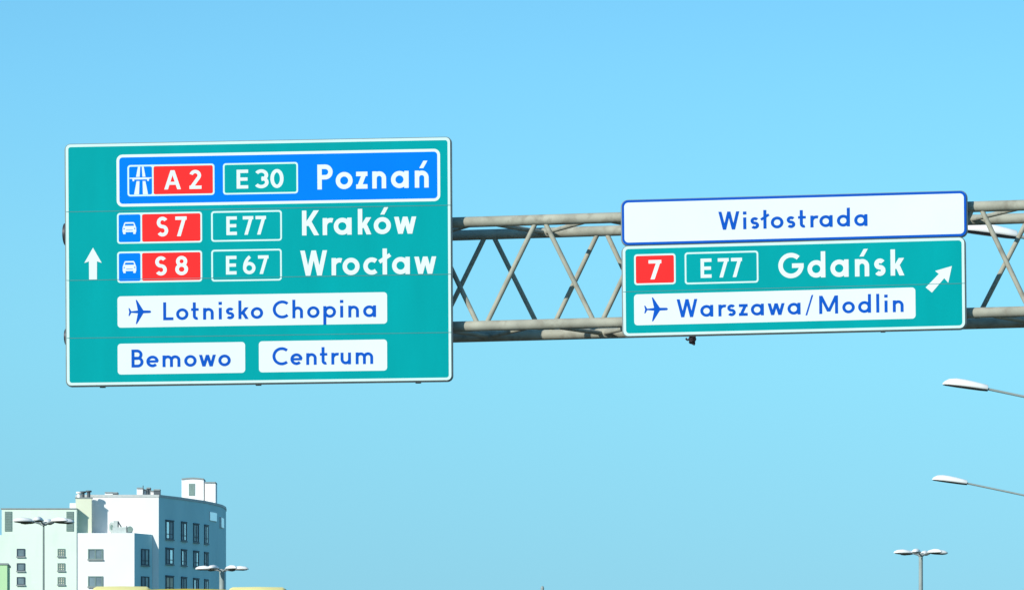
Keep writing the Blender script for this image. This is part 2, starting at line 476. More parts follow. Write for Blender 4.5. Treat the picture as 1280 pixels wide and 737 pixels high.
# ------------------------------------------------------------------ sign boards
class Board:
    """a flat board on the gantry; content is laid out in metres in its own plane"""
    def __init__(self, name, label, yaw, roll, ref_px, depth, corner_px, W, H):
        self.u, self.v, self.n = axes(yaw, roll)
        o = Vector((0, 0, 0)) + P(*ref_px, depth)
        self.o = ray_plane(*corner_px, o, self.n)               # upper left corner of the face
        u, v, n = self.u, self.v, self.n
        self.root_uv = (W / 2, -H)
        b = self.o + u * (W / 2) - v * H
        self.e = empty(name, label=label, cat='road sign', mat=Matrix(((u.x, -n.x, v.x, b.x), (u.y, -n.y, v.y, b.y), (u.z, -n.z, v.z, b.z), (0, 0, 0, 1))))
        self.W, self.H = W, H
    def uv(self, px, py):
        p = ray_plane(px, py, self.o, self.n) - self.o
        return p.dot(self.u) - self.root_uv[0], p.dot(self.v) - self.root_uv[1]
    # ---- shapes in the board plane; k = height of the film above the face
    @staticmethod
    def face(m, pts, k, mi=0): m.add([(x, -k, z) for x, z in pts], [tuple(range(len(pts)))], mi)
    @staticmethod
    def rr(x0, x1, z0, z1, r, n=6):
        r = max(r, 1e-4)
        out = []
        for cx, cz, a in ((x1 - r, z1 - r, 0), (x0 + r, z1 - r, 90), (x0 + r, z0 + r, 180), (x1 - r, z0 + r, 270)):
            out += [(cx + r * math.cos(R(a + 90 * i / n)), cz + r * math.sin(R(a + 90 * i / n))) for i in range(n + 1)]
        return out
    def ring(self, m, x0, x1, z0, z1, r, t, k, mi=0):
        a, b = self.rr(x0, x1, z0, z1, r), self.rr(x0 + t, x1 - t, z0 + t, z1 - t, max(r - t * .8, .004))
        n = len(a)
        m.add([(x, -k, z) for x, z in a + b], [(i, (i + 1) % n, n + (i + 1) % n, n + i) for i in range(n)], mi)
    def strokes(self, m, sts, x0, z0, sx, sz, k, mi=0):
        for i, st in enumerate(sts):
            vs, fs, at = [], [], {}
            for q in st:
                f = []
                for p in q:
                    key = (round(p.x, 5), round(p.y, 5))
                    if key not in at: at[key] = len(vs); vs.append((x0 + p.x * sx, -k - (i % 6) * .0001, z0 + p.y * sz))
                    f.append(at[key])
                fs.append(f)
            m.add(vs, fs, mi)
    def rect_px(self, tl, br):
        x0, z1 = self.uv(*tl); x1, z0 = self.uv(*br)
        return x0, x1, z0, z1
    def text(self, name, parent, txt, w, X, left_base, right, cap, mat, k, gap=0.0, space=.30):
        """left_base: pixel of the first letter's lower left, right: pixel at the baseline's end, cap: letter height in pixels"""
        x0, z0 = self.uv(*left_base); x1, z1 = self.uv(*right)
        zt = self.uv(left_base[0], left_base[1] - cap)[1]
        sts, width, words = text_strokes(txt, w, X, space, gap)
        for a, c in zip(words, words[1:]):                      # one part per word
            m = MB()
            self.strokes(m, sts[a:c], x0, (z0 + z1) / 2, (x1 - x0) / width, zt - z0, k)
            m.build(name, mat, parent, fix=False)

def board_body(b, x0, x1, z0, z1, r, mat, seams=(), rails=(), rail_drop=-.02):
    """folded aluminium tray with a rounded edge, sheeted strips in front, rails behind"""
    m = MB()
    g = .02
    loop = b.rr(x0 - g, x1 + g, z0 - g, z1 + g * .6, r + g)
    n = len(loop)
    vs = [(x, -.004, z) for x, z in b.rr(x0 - .004, x1 + .004, z0 - .004, z1 + .004, r)] + [(x, .012, z) for x, z in loop] + [(x, .05, z) for x, z in loop]
    m.add(vs, [tuple(range(n))] + [(i, (i + 1) % n, n + (i + 1) % n, n + i) for i in range(n)] + [(n + i, n + (i + 1) % n, 2 * n + (i + 1) % n, 2 * n + i) for i in range(n)] + [tuple(range(3 * n - 1, 2 * n - 1, -1))])
    m.build('tray', 'alu', b.e)
    cuts = [z1] + list(seams) + [z0]
    for i, (a, c) in enumerate(zip(cuts, cuts[1:])):
        m = MB()
        s = .0035
        zt, zb = a - (s if i else 0), c + (s if i < len(cuts) - 2 else 0)
        pts = []
        rt = r if i == 0 else .0; rbm = r if i == len(cuts) - 2 else .0
        for cx, cz, ang, rr_ in ((x1, zt, 0, rt), (x0, zt, 90, rt), (x0, zb, 180, rbm), (x1, zb, 270, rbm)):
            sx = -1 if cx == x1 else 1; sz = -1 if cz == zt else 1
            if rr_ == 0: pts.append((cx, cz)); continue
            pts += [(cx + sx * rr_ + rr_ * math.cos(R(ang + 15 * j)), cz + sz * rr_ + rr_ * math.sin(R(ang + 15 * j))) for j in range(7)]
        n = len(pts)
        m.add([(x, -.010, z) for x, z in pts] + [(x, -.0045, z) for x, z in pts], [tuple(range(n))] + [(j, (j + 1) % n, n + (j + 1) % n, n + j) for j in range(n)])
        m.build('panel', mat, b.e)
    for zs in seams:
        m = MB(); m.box(x0 + .001, x1 - .001, -.0154, -.0148, zs - .0028, zs + .0028); m.build('panel_seam', 'seam', b.e)
    for xr in rails:
        m = MB(); m.box(xr - .035, xr + .035, .051, .12, z0 - rail_drop, z1 - .06)
        m.build('mounting_rail', 'alu', b.e)

FACE = .010
# ---- left board
A = Board('direction_sign', 'large green direction board on the left, with a blue Poznań panel across its top', R(5.4), .0058, (565, 330), 63.21, (82, 181), 5.066, 3.158)
ax0, az1 = A.uv(82.3, 181); ax1, az0 = A.uv(564.4, 474.8)
az1 = (A.uv(82, 181)[1] + A.uv(564.5, 172)[1]) / 2; az0 = (A.uv(84, 481.5)[1] + A.uv(564.2, 474.8)[1]) / 2
seams = [(A.uv(82, l)[1] + A.uv(565, r)[1]) / 2 for l, r in ((265.3, 256), (350.5, 342.5), (422.5, 415.2))]
board_body(A, ax0, ax1, az0, az1, .06, 'green', seams, [A.uv(x, 480)[0] for x in (127, 322, 522)], .028)
m = MB(); A.ring(m, ax0, ax1, az0, az1, .06, .034, FACE + .0006); m.build('border', 'edge_white', A.e, fix=False)

def plate(b, name, tl, br, r, mat, k=FACE + .002):
    x0, x1, z0, z1 = b.rect_px(tl, br)
    m = MB(); b.face(m, b.rr(x0, x1, z0, z1, r), k)
    return m.build(name, mat, b.e, fix=False), (x0, x1, z0, z1)
def field(b, parent, name, rect, inset, r, mat, k=FACE + .004, x0=None, x1=None):
    a, c, d, e = rect
    a = a + inset if x0 is None else x0
    c = c - inset if x1 is None else x1
    m = MB(); b.face(m, b.rr(a, c, d + inset, e - inset, r), k)
    return m.build(name, mat, parent, fix=False)
BT = .022                                       # thin white border of route plates
BW, XB = .178, .685                             # bold lettering
RW, XR = .158, .65                              # regular lettering
KT = FACE + .0030

p, rc = plate(A, 'motorway_panel', (145.7, 194.1), (550.1, 251.2), .075, 'white')
x0, z1 = A.uv(145.7, 194.1); x1 = A.uv(550.1, 185.6)[0]
z1 = (A.uv(145.7, 194.1)[1] + A.uv(550.1, 185.6)[1]) / 2; z0 = (A.uv(145.7, 258.8)[1] + A.uv(550.1, 251.2)[1]) / 2
p.data.clear_geometry()
bm_ = MB(); A.face(bm_, A.rr(x0, x1, z0, z1, .08), FACE + .0006)
p.data.from_pydata([tuple(v) for v in bm_.v], [], bm_.f)
field(A, p, 'blue_field', (x0, x1, z0, z1), .037, .045, 'blue', FACE + .0012)
A.text('lettering', p, 'Poznań', BW, XB, (397, 237.1), (536, 234.5), 31, 'white', KT)

def poly(m, b, pts, f, k, mi=0): b.face(m, [f(*q) for q in pts], k, mi)
def zmid(b, pts): return sum(b.uv(*q)[1] for q in pts) / len(pts)

def route(b, tl, tr, bl, br, field_mat, r=.04, split=None):
    """white edged route number plate; split = pixel of the divider between pictogram and number"""
    x0 = (b.uv(*tl)[0] + b.uv(*bl)[0]) / 2; x1 = (b.uv(*tr)[0] + b.uv(*br)[0]) / 2
    z1 = zmid(b, (tl, tr)); z0 = zmid(b, (bl, br))
    m = MB(); b.face(m, b.rr(x0, x1, z0, z1, r), FACE + .0018)
    p = m.build('route_plate', 'edge_white', b.e, fix=False)
    return p, (x0, x1, z0, z1)
K1, K2, K3 = FACE + .0024, FACE + .0030, FACE + .0038

def number_plate(b, tl, tr, bl, br, mat, txt, lb, rb, cap, split=None, gap=0.0, space=.22):
    p, (x0, x1, z0, z1) = route(b, tl, tr, bl, br, mat)
    sp = b.uv(split, (tl[1] + bl[1]) / 2)[0] if split else None
    field(b, p, 'number_field', (x0, x1, z0, z1), BT, .022, mat, K1, x0=(sp + BT / 2) if split else None)
    b.text('lettering', p, txt, BW * .98, XB, lb, rb, cap, 'white', K2, gap, space)
    if split:
        field(b, p, 'symbol_field', (x0, x1, z0, z1), BT, .022, 'blue', K1, x1=sp - BT / 2)
    return p, (x0 + BT, (sp or x1) - BT / 2, z0 + BT, z1 - BT)

# motorway A 2
p, (a, c, d, e) = number_plate(A, (159.4, 206.6), (268.4, 204.6), (159.6, 245.9), (268.2, 243.6), 'red', 'A 2', (205.4, 237), (252.1, 236.2), 23.8, 191.2, space=.30)
W, H = c - a, e - d
f = lambda x, y: (a + (x - 133) / (258 - 133) * W, e - (y - 95) / (255 - 95) * H)
m = MB()
for q in ([(160, 254), (187, 254), (190, 178), (174, 178)], [(208, 254), (236, 254), (222, 178), (207, 178)], [(171, 154), (191, 154), (194, 96), (182, 96)], [(206, 154), (223, 154), (213, 96), (203, 96)],
          [(135, 158), (256, 158), (256, 164), (135, 164)], [(150, 164.1), (244, 164.1), (244, 168.5), (150, 168.5)], [(152, 168.6), (161, 168.6), (161, 178), (152, 178)], [(232, 168.6), (241, 168.6), (241, 178), (232, 178)]):
    poly(m, A, q, f, K2)
m.build('motorway_symbol', 'white', p, fix=False)
number_plate(A, (278.8, 204.6), (372.7, 202.4), (279, 244), (372.6, 241.4), 'green', 'E 30', (296, 236.2), (354.7, 234.8), 23.6)

def car_symbol(b, p, rect):
    a, c, d, e = rect; W, H = c - a, e - d
    f = lambda x, y: (a + (x - 80) / (198 - 80) * W, e - (y - 355) / (507 - 355) * H)
    m = MB()
    for q in ([(115, 398), (161, 398), (166, 404), (173, 424), (175, 430), (175, 452), (101, 452), (101, 430), (103, 424), (110, 404)], [(103, 452.3), (117, 452.3), (117, 463), (105, 463)], [(159, 452.3), (173, 452.3), (171, 463), (159, 463)]):
        poly(m, b, q, f, K2, 0)
    for q in ([(116, 406), (160, 406), (164, 418), (112, 418)], [(106, 430), (113, 430), (113, 436), (106, 436)], [(163, 430), (170, 430), (170, 436), (163, 436)], [(120, 440), (156, 440), (156, 443), (120, 443)]):
        poly(m, b, q, f, K3, 1)
    m.build('car_symbol', ['white', 'blue'], p, fix=False)
p, rc = number_plate(A, (146.4, 266.6), (252.8, 264.2), (146.6, 304.8), (252.8, 303.2), 'red', 'S7', (196.3, 296), (233.6, 294.8), 24.6, 176.8, gap=.22)
car_symbol(A, p, rc)
p, rc = number_plate(A, (146.6, 315), (252.9, 312.6), (146.8, 353.8), (252.9, 351.7), 'red', 'S 8', (194.3, 344.6), (235.3, 343.6), 24, 176.8, space=.26)
car_symbol(A, p, rc)
number_plate(A, (264, 264.6), (352.6, 262.2), (264.2, 302.4), (352.4, 300.8), 'green', 'E 77', (283.2, 294.2), (332.8, 292.8), 23.2, space=.19)
number_plate(A, (264.2, 312.6), (352.4, 310.6), (264.4, 352.2), (352.3, 350.2), 'green', 'E 67', (282.7, 343.4), (336, 342), 23.2, space=.2)
A.text('lettering', A.e, 'Kraków', BW, XB, (377.8, 294.4), (520.8, 292), 31, 'white', KT)
A.text('lettering', A.e, 'Wrocław', BW, XB, (375.4, 345.0), (545.8, 341.8), 31.4, 'white', KT)
m = MB(); f = A.uv
poly(m, A, [(116.4, 309.6), (127.4, 328.6), (121.4, 326.6), (121.4, 349.2), (111.6, 349.4), (111.4, 326.8), (105.6, 328.8)], f, KT)
m.build('ahead_arrow', 'white', A.e, fix=False)

def aeroplane(b, p, tl, br, tilt=0.0):
    """aircraft seen from above, nose to the right"""
    x0, x1, z0, z1 = b.rect_px(tl, br)
    def f(x, y): return x0 + x * (x1 - x0), (z0 + z1) / 2 + y * (z1 - z0) / 2
    m = MB()
    half = [(1.0, 0), (.95, .10), (.66, .115), (.38, .98), (.33, .98), (.42, .115), (.14, .06), (.06, .32), (.015, .32), (.05, 0)]
    for sgn in (1, -1):
        pts = half if sgn > 0 else [(x, -y) for x, y in half][::-1]
        # split into convex pieces
        body = [(1.0, 0), (.95, .10), (.66, .115), (.42, .115), (.14, .06), (.05, 0)]
        wing = [(.66, .115), (.38, .98), (.33, .98), (.42, .115)]
        tail = [(.14, .06), (.06, .32), (.015, .32), (.05, 0)]
        for q in (body, wing, tail): poly(m, b, [(x, y * sgn) for x, y in q], f, KT)
    m.build('aeroplane_symbol', 'blue_ink', p, fix=False)
def dest_plate(b, tl, tr, bl, br, txt, lb, rb, cap, w=RW, X=XR, r=.045, gap=.0, space=.34):
    x0 = (b.uv(*tl)[0] + b.uv(*bl)[0]) / 2; x1 = (b.uv(*tr)[0] + b.uv(*br)[0]) / 2
    z1 = zmid(b, (tl, tr)); z0 = zmid(b, (bl, br))
    m = MB(); b.face(m, b.rr(x0, x1, z0, z1, r), FACE + .0012)
    p = m.build('destination_plate', 'white', b.e, fix=False)
    b.text('lettering', p, txt, w, X, lb, rb, cap, 'blue_ink', KT, gap, space)
    return p
p = dest_plate(A, (146.9, 370.2), (484, 365.2), (147.2, 409.6), (484, 404.2), 'Lotnisko Chopina', (204.2, 400.2), (470.2, 396), 22.4, gap=.02)
aeroplane(A, p, (160.2, 374.6), (189.4, 404.8))
dest_plate(A, (147.2, 430), (306.6, 426.7), (147.3, 467.8), (306.6, 465.8), 'Bemowo', (164.6, 459.5), (288.6, 457), 22.4)
dest_plate(A, (323.7, 426.6), (484, 423.8), (323.8, 465.8), (484, 462.3), 'Centrum', (340.8, 456.9), (466.6, 454.2), 22.6)

# ---- right boards: white name board above, green board below
BYAW, BROLL, BD = R(8.1), .0100, 62.38
Bn = Board('street_name_sign', 'white blue-edged board reading Wisłostrada, fixed directly above the smaller green board', BYAW, BROLL, (992, 330), BD, (777.8, 251), 4.44, .59)
x0, x1 = Bn.uv(777.9, 280)[0], Bn.uv(1207.6, 268)[0]
z1 = zmid(Bn, ((777.8, 251), (1207.6, 239))); z0 = zmid(Bn, ((778, 307.6), (1207.6, 295.4)))
def blue_trim_board():
    board_body(Bn, x0, x1, z0 + .012, z1, .075, 'white', (), [Bn.uv(x, 280)[0] for x in (820, 992, 1165)])
    m = MB(); Bn.ring(m, x0 - .003, x1 + .003, z0 + .009, z1 + .003, .078, .030, FACE + .0006); m.build('border', 'blue_ink', Bn.e, fix=False)
blue_trim_board()
Bn.text('lettering', Bn.e, 'Wisłostrada', RW, XR, (898, 287.6), (1084.4, 282.2), 22.6, 'blue_ink', KT, .02)

B = Board('direction_sign', 'smaller green direction board for Gdańsk with a slanted arrow, right of the truss gap', BYAW, BROLL, (992, 330), BD, (778.8, 308.5), 4.44, 1.17)
x0, x1 = B.uv(778.9, 360)[0], B.uv(1205.8, 350)[0]
z1 = zmid(B, ((779, 308.6), (1206, 296.4))); z0 = zmid(B, ((778.6, 420), (1205, 409.8)))
board_body(B, x0, x1, z0, z1, .07, 'green', [zmid(B, ((782, 364.5), (1206, 354)))], [B.uv(x, 400)[0] for x in (820, 992, 1165)])
m = MB(); B.ring(m, x0, x1, z0, z1, .07, .034, FACE + .0006); m.build('border', 'edge_white', B.e, fix=False)
number_plate(B, (792.8, 318.2), (844.7, 316.4), (792.8, 356.8), (844.7, 354.8), 'red', '7', (811, 349.2), (827, 348.8), 24)
number_plate(B, (856, 315.6), (948.1, 313.2), (856, 355.6), (948.1, 353), 'green', 'E 77', (876, 347.6), (927.8, 345.9), 24, space=.19)
B.text('lettering', B.e, 'Gdańsk', BW, XB, (973.2, 348.0), (1130.6, 344.2), 31.6, 'white', KT)
m = MB(); f = B.uv
poly(m, B, [(1189.9, 332.5), (1185.4, 353.4), (1180.4, 347.6), (1165.0, 365.6), (1157.2, 359.2), (1173.6, 342.4), (1169, 338.6)], f, KT)
m.build('slanted_arrow', 'white', B.e, fix=False)
p = dest_plate(B, (792.8, 368.8), (1144.4, 358.2), (792.8, 407), (1144.4, 397.6), 'Warszawa/Modlin', (845.9, 396.6), (1129.6, 389.8), 22.6, gap=.02)
aeroplane(B, p, (804.8, 371.6), (835.4, 401.2))
# brackets that reach from the beam to the boards
def brackets(b, xs):
    inv = b.e.matrix_world.inverted()
    for px in xs:
        for z in (0, Z_LOW):
            s = gpos(px, 280 if z == 0 else 405)[0]
            g = inv @ (g0 + gu * s + gv * z)
            m = MB(); m.box(g.x - .05, g.x + .05, .121, g.y + RC * .4, g.z - .03, g.z + .05)
            m.build('bracket', 'darksteel', b.e)
bpy.context.view_layer.update()
brackets(A, (127, 322, 522)); brackets(B, (820, 992, 1165))

# ------------------------------------------------------------------ cobra-head street lamps
def make_street_lamp():
    root = empty('street_lamp')
    H = 10.3                                       # head height; head points towards -x, pole at +x
    t = R(7)
    secs = []
    for x, w, up, dn in ((0, .02, .02, 0), (.04, .09, .075, 0), (.13, .14, .135, 0), (.28, .16, .165, 0), (.45, .155, .163, 0), (.65, .14, .145, 0), (.82, .10, .122, 0), (.955, .07, .105, 0), (.97, .06, .09, 0)):
        loop = []
        for i in range(20):
            a = 2 * math.pi * i / 20
            z = math.sin(a); loop.append((x, w * math.cos(a), (up * z if z > 0 else 0)))
        secs.append(loop)
    rot = lambda p: Vector((p[0] * math.cos(t) + p[2] * math.sin(t), p[1], H - p[0] * math.sin(t) + p[2] * math.cos(t)))
    m = MB(); m.sections([[rot(p) for p in s] for s in secs]); m.build('lamp_housing', 'lampwhite', root)
    secs = []
    for x, w, dn in ((.015, .03, .010), (.07, .095, .018), (.3, .145, .026), (.62, .13, .032), (.82, .09, .034), (.97, .05, .03)):
        secs.append([(x, w * math.cos(2 * math.pi * i / 20), -.003 - dn * (max(0, -math.sin(2 * math.pi * i / 20)))) for i in range(20)])
    m = MB(); m.sections([[rot(p) for p in s] for s in secs]); m.build('lamp_bowl', 'lampglass', root)
    a = [rot((.93, 0, .022)), rot((1.6, 0, -.035)), rot((2.6, 0, -.12)), rot((3.4, 0, -.22)), rot((3.75, 0, -.42)), rot((3.9, 0, -.8))]
    m = MB(); m.path_tube(a, .027, 12); m.build('arm', 'pole', root)
    m = MB(); b = a[-1]
    m.tube((b.x, 0, 0), (b.x, 0, b.z + .05), .11, .055, 18); m.tube((b.x, 0, 0), (b.x, 0, 1.1), .15, .15, 18)
    m.build('pole', 'pole', root)
    return root
lamp = make_street_lamp()
specs = [((1194, 287), 75, 'nearest white street lamp head, half hidden behind the truss at the right edge'),
         ((1178, 480), 102, 'upper of the two free-standing white street lamp heads below the right board'),
         ((1165, 599), 132, 'lower and farther of the two free-standing white street lamp heads below the right board')]
for i, ((px, py), D, lab) in enumerate(specs):
    o = lamp if i == 0 else copy_tree(lamp)
    p = P(px, py, D)
    o.location = (p.x, p.y, p.z - 10.3)
    tag(o, lab, 'street lamp', 'street lamps along the road')

# ------------------------------------------------------------------ mast lamps with a star of heads
def make_mast_lamp(polemat, r):
    root = empty('mast_lamp')
    H = 12.0
    m = MB(); m.tube((0, 0, 0), (0, 0, H - .05), r * 1.6, r, 16); m.build('pole', polemat, root)
    m = MB(); m.tube((0, 0, H - .10), (0, 0, H + .04), .12, .10, 16); m.build('hub', 'coping', root)
    for k in range(6):
        hd = MB(); ang = R(60 * k)
        ca, sa = math.cos(ang), math.sin(ang)
        def T(x, y, z): return Vector((x * ca - y * sa, x * sa + y * ca, z + H))
        secs = []
        for x, w, u in ((.42, .07, .05), (.50, .14, .12), (.80, .17, .165), (1.04, .15, .135), (1.16, .08, .07), (1.19, .02, .015)):
            secs.append([T(x, w * math.cos(2 * math.pi * i / 16), .03 + (u * math.sin(2 * math.pi * i / 16) if math.sin(2 * math.pi * i / 16) > 0 else .0)) for i in range(16)])
        hd.sections(secs)
        h = hd.build('lamp_head', 'lampwhite', root)
        g = MB(); secs = []
        for x, w, u in ((.46, .05, .02), (.62, .12, .04), (.95, .12, .05), (1.12, .06, .025)):
            secs.append([T(x, w * math.cos(2 * math.pi * i / 16), .027 - u * max(0, -math.sin(2 * math.pi * i / 16))) for i in range(16)])
        g.sections(secs); g.build('bowl', 'lampglass', h)
        a = MB(); a.tube(T(.1, 0, -.04), T(.45, 0, .05), .035, .03, 8); a.build('arm', 'coping', root)
    return root
masts = [((54.5, 652), 178, 22, 'darkpole', .033, 'mast lamp with dark thin pole standing in front of the pale mint house'),
         ((277.5, 711), 214, 5, 'pole', .12, 'mast lamp with thick pale pole beside the shaded house corner'),
         ((1151, 691), 202, 12, 'pole', .085, 'mast lamp standing alone against the sky at the lower right')]
for (px, py), D, rz, pm, r, lab in masts:
    o = make_mast_lamp(pm, r)
    p = P(px, py, D)
    o.location = (p.x, p.y, p.z - 12.03); o.rotation_euler = (0, 0, R(rz))
    tag(o, lab, 'mast lamp', 'mast lamps with a star of heads')

# tip of a far pole at the bottom edge
p = P(678, 731.5, 240)
o = empty('slim_mast', (p.x, p.y, 0), 'slim grey mast whose rounded tip just shows at the bottom edge of the sky', 'mast')
m = MB(); m.tube((0, 0, 0), (0, 0, p.z - .1), .10, .065, 14); m.build('pole', 'pole', o)
m = MB(); m.sections([[(r * math.cos(i * math.pi / 6), r * math.sin(i * math.pi / 6), z) for i in range(12)] for z, r in ((p.z - .25, .07), (p.z - .12, .085), (p.z - .03, .06), (p.z, .01))]); m.build('cap', 'pole', o)

# ------------------------------------------------------------------ apartment house
house = empty('apartment_house', (-40, 473, 0), 'white apartment house with a rounded side in blue-grey shade and rooftop boxes', 'house')
HO = Vector((-40, 473, 0))
def hpart(m, name, mat, parent=None): return m.build(name, mat, parent or house, HO)
def X_(px, D): return (px - CX) / F * D
def Z_(py, D): return EYE + (HY - py) / F * D
side = [(-34.81, 473.0), (-32.87, 477.1), (-30.96, 482.2), (-30.11, 485.7), (-29.55, 489.2), (-29.40, 492.5), (-29.55, 496), (-30.5, 500)]
def side_pt(px):
    """point on the curved side wall seen in a photo column, with the wall's direction there"""
    k = (px - CX) / F
    for (x0, y0), (x1, y1) in zip(side, side[1:]):
        a = x0 - k * y0; b = x1 - k * y1
        if a * b <= 0 and a != b:
            t = a / (a - b); return Vector((x0 + (x1 - x0) * t, y0 + (y1 - y0) * t)), Vector((x1 - x0, y1 - y0)).normalized()
    (x0, y0), (x1, y1) = side[3], side[4]
    return Vector((x1, y1)), Vector((x1 - x0, y1 - y0)).normalized()
ZR = Z_(617.8, 473)
back = [(-58, 500), (X_(95, 473), 500)]
fl = (X_(95, 473), 473.0)
m = MB()
loop = [fl] + side + [(X_(95, 473), 500)]
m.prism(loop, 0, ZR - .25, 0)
# the curved side gets white render with the blue of shade in its colour
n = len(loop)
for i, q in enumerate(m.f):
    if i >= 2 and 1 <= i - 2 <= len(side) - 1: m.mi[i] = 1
hpart(m, 'tower_wall', ['render_white', 'render_shade'])
def offset_loop(loop, d):
    out = []
    n = len(loop)
    for i in range(n):
        a, b, c = Vector(loop[i - 1]), Vector(loop[i]), Vector(loop[(i + 1) % n])
        t = ((b - a).normalized() + (c - b).normalized()).normalized()
        out.append((b.x + t.y * d, b.y - t.x * d))
    return out
m = MB(); m.prism(offset_loop(loop, .06), ZR - .249, ZR); hpart(m, 'coping', 'pale_coping')
# cream chimney stack in front of the tower wall, with vent pipes
zl = Z_(622.5, 471.3)
CD = 471.3
m = MB(); m.box(X_(94.5, CD), X_(114.5, CD), CD, CD + .6, 0, zl); st_ = hpart(m, 'chimney_stack', 'render_cream')
m = MB(); m.box(X_(93.8, CD), X_(115.2, CD), CD - .06, CD + .66, zl + .002, zl + .10); hpart(m, 'coping', 'coping', st_)
for x, mt, y in ((98.5, 'render_white', 614), (103.3, 'chimney', 613.4), (110.5, 'chimney', 612.4)):
    m = MB(); m.tube((X_(x, CD), CD + .3, zl + .102), (X_(x, CD), CD + .3, Z_(y + 2, CD)), .17, n=12); m.tube((X_(x, CD), CD + .3, Z_(y + 2, CD) + .002), (X_(x, CD), CD + .3, Z_(y, CD)), .30, n=12)
    hpart(m, 'vent_pipe', mt, st_)
m = MB(); m.box(X_(86, 472), X_(94, 472), 472.95, 490, 0, Z_(627.5, 472)); hpart(m, 'stair_wall', 'render_white')
# annex with the roof terrace
za = Z_(665.6, 470.2)
AD = 470.2
ann = [(X_(93, AD), AD), (X_(168, AD), AD), (X_(190.3, 472.95), 472.95), (X_(93, AD), 472.95)]
m = MB(); m.prism(ann, 0, za)
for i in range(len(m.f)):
    if i == 3: m.mi[i] = 1  # side turned from the sun takes the shade-tinted render too
hpart(m, 'annex_wall', ['render_white', 'render_shade'])
# mint block at the left
ZM, DM = Z_(634.6, 470.1), 470.1
m = MB(); m.box(X_(2.2, DM), X_(95.8, DM), DM, 472.9, Z_(668, DM), ZM - .111); m.box(X_(-12, DM), X_(95.8, DM), DM - .003, 472.9, 0, Z_(668, DM) - .002); hpart(m, 'mint_wall', 'render_mint')
m = MB(); m.box(X_(1.2, DM), X_(96.4, DM), DM - .07, 472.9, ZM - .11, ZM); hpart(m, 'coping', 'coping')

def flat_window(D, x0, x1, y0, y1, glass, frame, cols, rows, fw=.06, sill=True, name='window'):
    """window in a wall that faces the camera"""
    a, b, c, d = X_(x0, D), X_(x1, D), Z_(y1, D), Z_(y0, D)
    m = MB(); t = fw
    m.box(a, b, D - .10, D, c, c + t); m.box(a, b, D - .10, D, d - t, d)
    m.box(a, a + t, D - .10, D, c + t, d - t); m.box(b - t, b, D - .10, D, c + t, d - t)
    for i in range(1, cols):
        x = a + (b - a) * i / cols; m.box(x - t * .5, x + t * .5, D - .09, D, c + t, d - t)
    for i in range(1, rows):
        z = c + (d - c) * i / rows; m.box(a + t, b - t, D - .08, D, z - t * .4, z + t * .4)
    w = hpart(m, name, frame)
    g = MB(); g.box(a + t, b - t, D - .04, D + .02, c + t, d - t); hpart(g, 'pane', glass, w)
    if sill:
        s = MB(); s.box(a - .05, b + .05, D - .16, D - .11, c - .10, c + .03); hpart(s, 'sill', 'coping', w)
for y in (685.2, 703.2, 720.5, 738):
    flat_window(DM - .004, 21, 31, y, y + 10, 'greyglass', 'frame', 1, 1, .09)
    flat_window(DM - .004, 72, 81, y, y + 9.6, 'curtain', 'vent', 3, 3, .09)
for x0, x1 in ((6, 15), (83, 92)):
    m = MB(); a, b, c, d = X_(x0, DM), X_(x1, DM), Z_(663.4, DM), Z_(638.8, DM)
    m.box(a, b, DM - .06, DM - .002, c, d)
    for i in range(12):
        z = c + (d - c) * (i + .5) / 12; m.box(a + .03, b - .03, DM - .09, DM - .061, z - .035, z + .035)
    hpart(m, 'vent', 'vent')
for y in (685.5, 719.5, 753): flat_window(AD - .003, 110, 128.5, y, y + 13.2, 'greyglass', 'vent', 2, 1, .10)

def wall_window(px, width, z0, z1, dark, light=None, lintel=True):
    """two-leaf window in the oblique side wall"""
    if isinstance(px, tuple): c, t = px
    else: c, t = side_pt(px)
    nx, ny = t.y, -t.x
    def box(m, s0, s1, o0, o1, a, b):
        vs = [(c.x + t.x * s + nx * o, c.y + t.y * s + ny * o, z) for z in (a, b) for o in (o0, o1) for s in (s0, s1)]
        m.add(vs, [(0, 2, 3, 1), (4, 5, 7, 6), (0, 1, 5, 4), (2, 6, 7, 3), (0, 4, 6, 2), (1, 3, 7, 5)])
    h = width / 2; f_ = .09
    m = MB()
    box(m, -h, -h + f_, -.02, .10, z0, z1); box(m, h - f_, h, -.02, .10, z0, z1); box(m, -.05, .05, -.02, .09, z0 + f_, z1 - f_)
    box(m, -h + f_, h - f_, -.02, .10, z0, z0 + f_); box(m, -h + f_, h - f_, -.02, .10, z1 - f_, z1)
    box(m, -h + f_, -.05, -.02, .08, z0 + (z1 - z0) * .26, z0 + (z1 - z0) * .26 + .07); box(m, .05, h - f_, -.02, .08, z0 + (z1 - z0) * .26, z0 + (z1 - z0) * .26 + .07)
    w = hpart(m, 'window', 'frame')
    for k, (a, b) in enumerate(((-h + f_, -.05), (.05, h - f_))):
        g = MB(); box(g, a, b, -.02, .05, z0 + f_, z1 - f_); hpart(g, 'pane', (light if (light and (k == light_leaf or light == 'curtain')) else dark), w)
    s = MB(); box(s, -h - .06, h + .06, .0, .17, z0 - .12, z0 - .003); hpart(s, 'sill', 'coping', w)
    if lintel: s = MB(); box(s, -h - .05, h + .05, .0, .14, z1 + .003, z1 + .12); hpart(s, 'lintel', 'frame', w)
light_leaf = 0
zt, zb = Z_(651, 475), Z_(673.5, 475)
